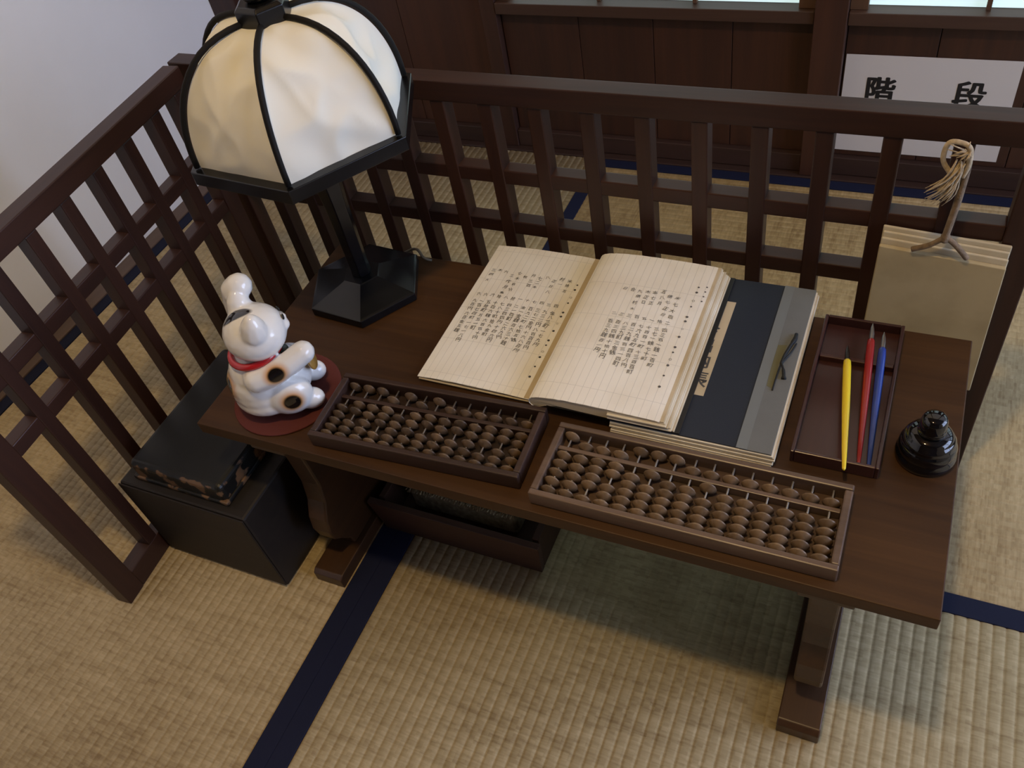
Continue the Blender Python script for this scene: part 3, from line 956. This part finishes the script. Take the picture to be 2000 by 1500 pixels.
mt, nt, b_, N_, L_ = mat_base('white_glazed_ceramic')
tc = N_.new('ShaderNodeTexCoord')
prev = None
spots = [((.033, -.0495, .0875), .0105, .0170, 1), ((.036, -.049, .037), .0105, .0170, 1), ((-.046, -.020, .060), .012, .022, 1), ((-.046, .02, .03), .010, .018, 1)]
colr = (0.80, 0.79, 0.76, 1)
for (c, r0, r1, halo) in spots:
    ds = N_.new('ShaderNodeVectorMath'); ds.operation = 'DISTANCE'; ds.inputs[1].default_value = c
    L_.new(tc.outputs['Object'], ds.inputs[0])
    for rr0, rr1, cc in ((((r0 * .9), r1 * 1.25, (0.60, 0.30, 0.10, 1)),) if halo else ()) + ((r0 * .88, r0 * 1.25, (0.006, 0.005, 0.005, 1)),):
        mr = N_.new('ShaderNodeMapRange'); mr.inputs['From Min'].default_value = rr0; mr.inputs['From Max'].default_value = rr1
        mr.inputs['To Min'].default_value = 1; mr.inputs['To Max'].default_value = 0
        mr.interpolation_type = 'SMOOTHSTEP'
        L_.new(ds.outputs['Value'], mr.inputs['Value'])
        mix = N_.new('ShaderNodeMix'); mix.data_type = 'RGBA'
        L_.new(mr.outputs[0], mix.inputs['Factor'])
        if prev is None:
            mix.inputs['A'].default_value = colr
        else:
            L_.new(prev, mix.inputs['A'])
        mix.inputs['B'].default_value = cc
        prev = mix.outputs['Result']
# long black patch over the crown between the ears
mp = N_.new('ShaderNodeMapping'); mp.vector_type = 'POINT'
mp.inputs['Location'].default_value = (-0.002, 0.000 * 2.6, -0.153)
mp.inputs['Scale'].default_value = (1.0, 2.6, 1.0)
L_.new(tc.outputs['Object'], mp.inputs['Vector'])
lnv = N_.new('ShaderNodeVectorMath'); lnv.operation = 'LENGTH'
L_.new(mp.outputs[0], lnv.inputs[0])
mr = N_.new('ShaderNodeMapRange'); mr.inputs['From Min'].default_value = .019; mr.inputs['From Max'].default_value = .024
mr.inputs['To Min'].default_value = 1; mr.inputs['To Max'].default_value = 0
L_.new(lnv.outputs['Value'], mr.inputs['Value'])
mix = N_.new('ShaderNodeMix'); mix.data_type = 'RGBA'
L_.new(mr.outputs[0], mix.inputs['Factor']); L_.new(prev, mix.inputs['A']); mix.inputs['B'].default_value = (0.008, 0.006, 0.005, 1)
L_.new(mix.outputs['Result'], b_.inputs['Base Color'])
b_.inputs['Roughness'].default_value = 0.12
b_.inputs['Coat Weight'].default_value = 0.6
b_.inputs['Coat Roughness'].default_value = 0.04
M_CERAMIC = mt
body = part('body', merge(*balls), M_CERAMIC, cat)
rm = body.modifiers.new('remesh', 'REMESH'); rm.mode = 'VOXEL'; rm.voxel_size = 0.0017; rm.use_smooth_shade = True
sm = body.modifiers.new('smooth', 'SMOOTH'); sm.factor = 0.5; sm.iterations = 12
pts = []
for i in range(36):
    a = 2 * math.pi * i / 36
    pts.append((.0325 * math.cos(a) + .007, .0335 * math.sin(a), .0965 + .003 * math.cos(a)))
part('collar', tube(pts, .0048, 8, True), plain('red_glaze', (0.42, 0.012, 0.016), 0.25, coat=.4), cat, smooth=True, label='bright red collar')
part('bell', merge(ico((.0420, -.008, .0925), (.0060, .0060, .0060), 3)), plain('green_grey_glaze', (0.05, 0.07, 0.065), 0.3), cat, smooth=True)
M_EYE = plain('black_glaze', (0.006, 0.006, 0.006), 0.15)
for sy in (-1, 1):
    e = turn((.0532, sy * .0095, .1305))
    part('eye', ico((0, 0, 0), (.0014, .0042, .0040), 2), M_EYE, cat, smooth=True, loc=e, rot=(0, 0, HA + sy * .22))
part('coin', lathe([(0.0, -.002), (0.014, -.002), (0.0152, 0), (0.014, .002), (0.0, .002)], 24), plain('gold_glaze', (0.40, 0.22, 0.05), 0.3, coat=.3), cat, smooth=True, loc=(.066, -.002, .062), rot=(0, math.radians(80), 0))

# ------------------------------------------------------------------ hanging account bundle on the screen
M_BUNDLE = paper_mat('hanging_paper', (0.47, 0.385, 0.22), (0.37, 0.30, 0.165))
M_BUNDLE_L = paper_mat('hanging_paper_fold', (0.62, 0.55, 0.39), (0.50, 0.42, 0.27))
hb = thing('hanging_account_book', 'thick tan folded paper account book hanging by a hemp cord on the screen', 'account book', (0.846, 0.4280, 0.20))
BW = 0.0690
for i, (dy, zt, w) in enumerate(((0.0120, 0.2400, 0.0), (0.0080, 0.2350, .0008), (0.0040, 0.2285, .0004))):
    part('folded_sheet', sweep([(-BW + w, 0.002), (BW - w, 0.002), (BW - w + .002, zt - .010 - i * .001), (-BW + w + .0015, zt)], [dy - .0019, dy + .0019]), M_BUNDLE_L, hb, bev=.0012)
part('front_sheet', sweep([(-BW - .001, 0.0), (BW + .006, 0.0), (BW + .001, 0.209), (-BW + .001, 0.221)], [-.0045, .0018]), M_BUNDLE, hb, bev=.0012)
M_HEMP = plain('hemp_cord', (0.20, 0.14, 0.085), 0.9, bump=.8, bscale=500, var=.3, vscale=120)
M_HEMP_L = plain('frayed_hemp', (0.48, 0.38, 0.24), 0.9, var=.25, vscale=200)
part('cord', tube(spline([(-0.032, -.006, 0.2235), (-0.016, -.0085, 0.2335), (-0.004, -.010, 0.2455), (0.0, -.010, 0.2480), (0.008, -.0095, 0.2430), (0.018, -.0085, 0.2320), (0.027, -.006, 0.2195)], 6), .0033, 8), M_HEMP, hb, smooth=True)
cord = part('cord', tube(spline([(-0.001, -.010, 0.244), (0.000, -.0100, 0.262), (0.002, -.0085, 0.290), (0.003, -.0085, 0.320), (0.003, -.0095, 0.345), (0.001, -.0105, 0.366)], 6), [.0050] * 4 + [.0040] * 26 + [.0036], 8), M_HEMP, hb, smooth=True)
part('cord_loop', tube(spline([(0.001, -.011, 0.332), (0.0035, -.013, 0.350), (0.0010, -.013, 0.368), (-0.0080, -.013, 0.374), (-0.0200, -.012, 0.372), (-0.0220, -.011, 0.352), (-0.014, -.011, 0.338), (-0.006, -.012, 0.330)], 6), .0028, 8), M_HEMP_L, cord, smooth=True)
st = []
for i in range(46):
    a = rnd.uniform(-1, 1)
    L = rnd.uniform(.7, 1.1)
    base = Vector((-0.004 + rnd.uniform(-.005, .004), -.013 + rnd.uniform(-.003, .003), 0.352 + rnd.uniform(-.02, .004)))
    tip = base + Vector(((-.020 + a * .016) * L, rnd.uniform(-.010, .003), (-.040 + abs(a) * .006) * L))
    mid = base.lerp(tip, .5) + Vector((rnd.uniform(.001, .005), -.002, -.002))
    st.append(tube(spline([base, mid, tip], 3), [.0010] * 3 + [.0008] * 2 + [.0004] * 2, 5))
for i in range(16):
    base = Vector((0.0 + rnd.uniform(-.004, .003), -.014, 0.365 + rnd.uniform(-.006, .004)))
    tip = base + Vector((rnd.uniform(-.018, .006), rnd.uniform(-.006, 0), rnd.uniform(-.008, .012)))
    st.append(tube([base, base.lerp(tip, .6) + Vector((0, -.002, .001)), tip], [.0010, .0008, .0004], 5))
part('frayed_tuft', merge(*st), M_HEMP_L, cord, smooth=True)['kind'] = 'stuff'

# ------------------------------------------------------------------ dark chest with lacquered lid, left of the desk
M_CHEST = wood('dark_chest_wood', (0.007, 0.0055, 0.005), (0.018, 0.013, 0.011), 0.6, 'x', 50, 0.06)
mt, nt, b_, N_, L_ = mat_base('worn_black_lacquer')
tc = N_.new('ShaderNodeTexCoord')
sp = N_.new('ShaderNodeSeparateXYZ'); L_.new(tc.outputs['Object'], sp.inputs[0])
def absdiv(o, h):
    a = N_.new('ShaderNodeMath'); a.operation = 'ABSOLUTE'; L_.new(o, a.inputs[0])
    s = N_.new('ShaderNodeMath'); s.operation = 'SUBTRACT'; s.inputs[1].default_value = h; L_.new(a.outputs[0], s.inputs[0])
    return s.outputs[0]
ex, ey = absdiv(sp.outputs['X'], .086), absdiv(sp.outputs['Y'], .1225)
mm = N_.new('ShaderNodeMath'); mm.operation = 'MAXIMUM'; L_.new(ex, mm.inputs[0]); L_.new(ey, mm.inputs[1])
ed = N_.new('ShaderNodeMapRange'); ed.inputs['From Min'].default_value = -.016; ed.inputs['From Max'].default_value = -.002
L_.new(mm.outputs[0], ed.inputs['Value'])
nz = N_.new('ShaderNodeTexNoise'); nz.inputs['Scale'].default_value = 45; nz.inputs['Detail'].default_value = 6
L_.new(tc.outputs['Object'], nz.inputs['Vector'])
mu = N_.new('ShaderNodeMath'); mu.operation = 'MULTIPLY'; L_.new(ed.outputs[0], mu.inputs[0]); L_.new(nz.outputs['Fac'], mu.inputs[1])
rp = N_.new('ShaderNodeValToRGB')
rp.color_ramp.elements[0].position = 0.53; rp.color_ramp.elements[0].color = (0.007, 0.008, 0.008, 1)
rp.color_ramp.elements[1].position = 0.58; rp.color_ramp.elements[1].color = (0.17, 0.10, 0.055, 1)
L_.new(mu.outputs[0], rp.inputs['Fac']); L_.new(rp.outputs['Color'], b_.inputs['Base Color'])
b_.inputs['Roughness'].default_value = 0.42
M_WORN = mt
chest = thing('wooden_chest', 'dark wooden chest with worn black lacquered lid beside the desk', 'chest', (-0.080, 0.095, 0))
part('body', box(-0.119, 0.117, -0.141, 0.14, 0.0, 0.1845), M_CHEST, chest, bev=.004)
part('front_board', box(-0.119, 0.117, -0.1438, -0.1412, 0.006, 0.1835), M_CHEST, chest, bev=.0015)
lid = part('lid', box(-0.086, 0.086, -0.1225, 0.1225, -0.019, 0.019), M_WORN, chest, loc=(-0.0060, -0.0025, 0.2040))
bevel(lid, .009, 4)
part('lid_moulding', box(-0.089, 0.089, -0.1255, 0.1255, -0.004, 0.004), M_WORN, lid, bev=.002, loc=(0, 0, -0.0148))

# ------------------------------------------------------------------ open wooden tray under the desk with a folded straw mat
M_BOXW = wood('underdesk_tray_wood', (0.040, 0.020, 0.014), (0.075, 0.036, 0.024), 0.55, 'x', 50, 0.06)
ut = thing('floor_tray', 'open dark brown wooden tray standing on the floor under the desk', 'tray', (0.271, 0.205, 0))
def leaning(x0b, x1b, x0t, x1t, yb, yt, th, z0, z1):
    v = [(x0b, yb, z0), (x1b, yb, z0), (x1b, yb + th, z0), (x0b, yb + th, z0), (x0t, yt, z1), (x1t, yt, z1), (x1t, yt + th, z1), (x0t, yt + th, z1)]
    return v, box(0, 1, 0, 1, 0, 1)[1]
part('front_board', leaning(-0.133, 0.138, -0.146, 0.143, -0.108, -0.112, .011, 0.0, 0.072), M_BOXW, ut, bev=.001)
part('back_board', leaning(-0.133, 0.138, -0.146, 0.143, 0.099, 0.103, .011, 0.0, 0.072), M_BOXW, ut, bev=.001)
part('side_board', box(-0.1330, -0.1230, -0.096, 0.098, 0.0, 0.071), M_BOXW, ut, bev=.001)
part('side_board', box(0.1270, 0.1375, -0.096, 0.098, 0.0, 0.071), M_BOXW, ut, bev=.001)
part('bottom', box(-0.1225, 0.1265, -0.0965, 0.0985, 0.001, 0.010), M_BOXW, ut)
M_STRAW = plain('old_straw', (0.32, 0.28, 0.19), 0.9, bump=.6, bscale=300, var=.35, vscale=150)
sm_ = thing('straw_mat', 'folded pale straw mat with frayed edge inside the under-desk tray', 'mat', (0.270, 0.225, 0.0108))
part('weave', box(-0.10, 0.085, -0.084, 0.070, 0.0, 0.060), M_STRAW, sm_, bev=.006)
fr = []
for i in range(60):
    x = -0.098 + 0.18 * i / 59
    fr.append(tube([(x, -0.082, .056 + rnd.uniform(-.004, .003)), (x + rnd.uniform(-.002, .002), -0.087 - rnd.uniform(0, .006), .056 + rnd.uniform(-.006, .004))], .0011, 5))
part('frayed_edge', merge(*fr), M_STRAW, sm_)['kind'] = 'stuff'

# ------------------------------------------------------------------ paper notice on the back wall
sg = thing('paper_notice', 'white paper notice with two black characters taped low on the back wall', 'sign', (0.794, 1.1675, 0.057))
part('sheet', box(-0.1485, 0.1485, -.0003, .0003, 0.0, 0.2065), plain('white_print_paper', (0.62, 0.60, 0.58), 0.8), sg)
M_PRINT = plain('print_black', (0.008, 0.008, 0.009), 0.6)
for ch, u in (('階', -0.0795), ('段', 0.0745)):
    part('printed_character', merge(*[write([(ch, u + dx, 0.137 + dz, 0.056, 0)], lambda u, v, k=k: (u, -.0006 - k * .00002, v))
                                       for k, (dx, dz) in enumerate(((0, 0), (.0019, 0), (-.0019, 0), (0, .0012), (0, -.0012), (.0014, .0009), (-.0014, -.0009), (.0014, -.0009), (-.0014, .0009)))]), M_PRINT, sg)
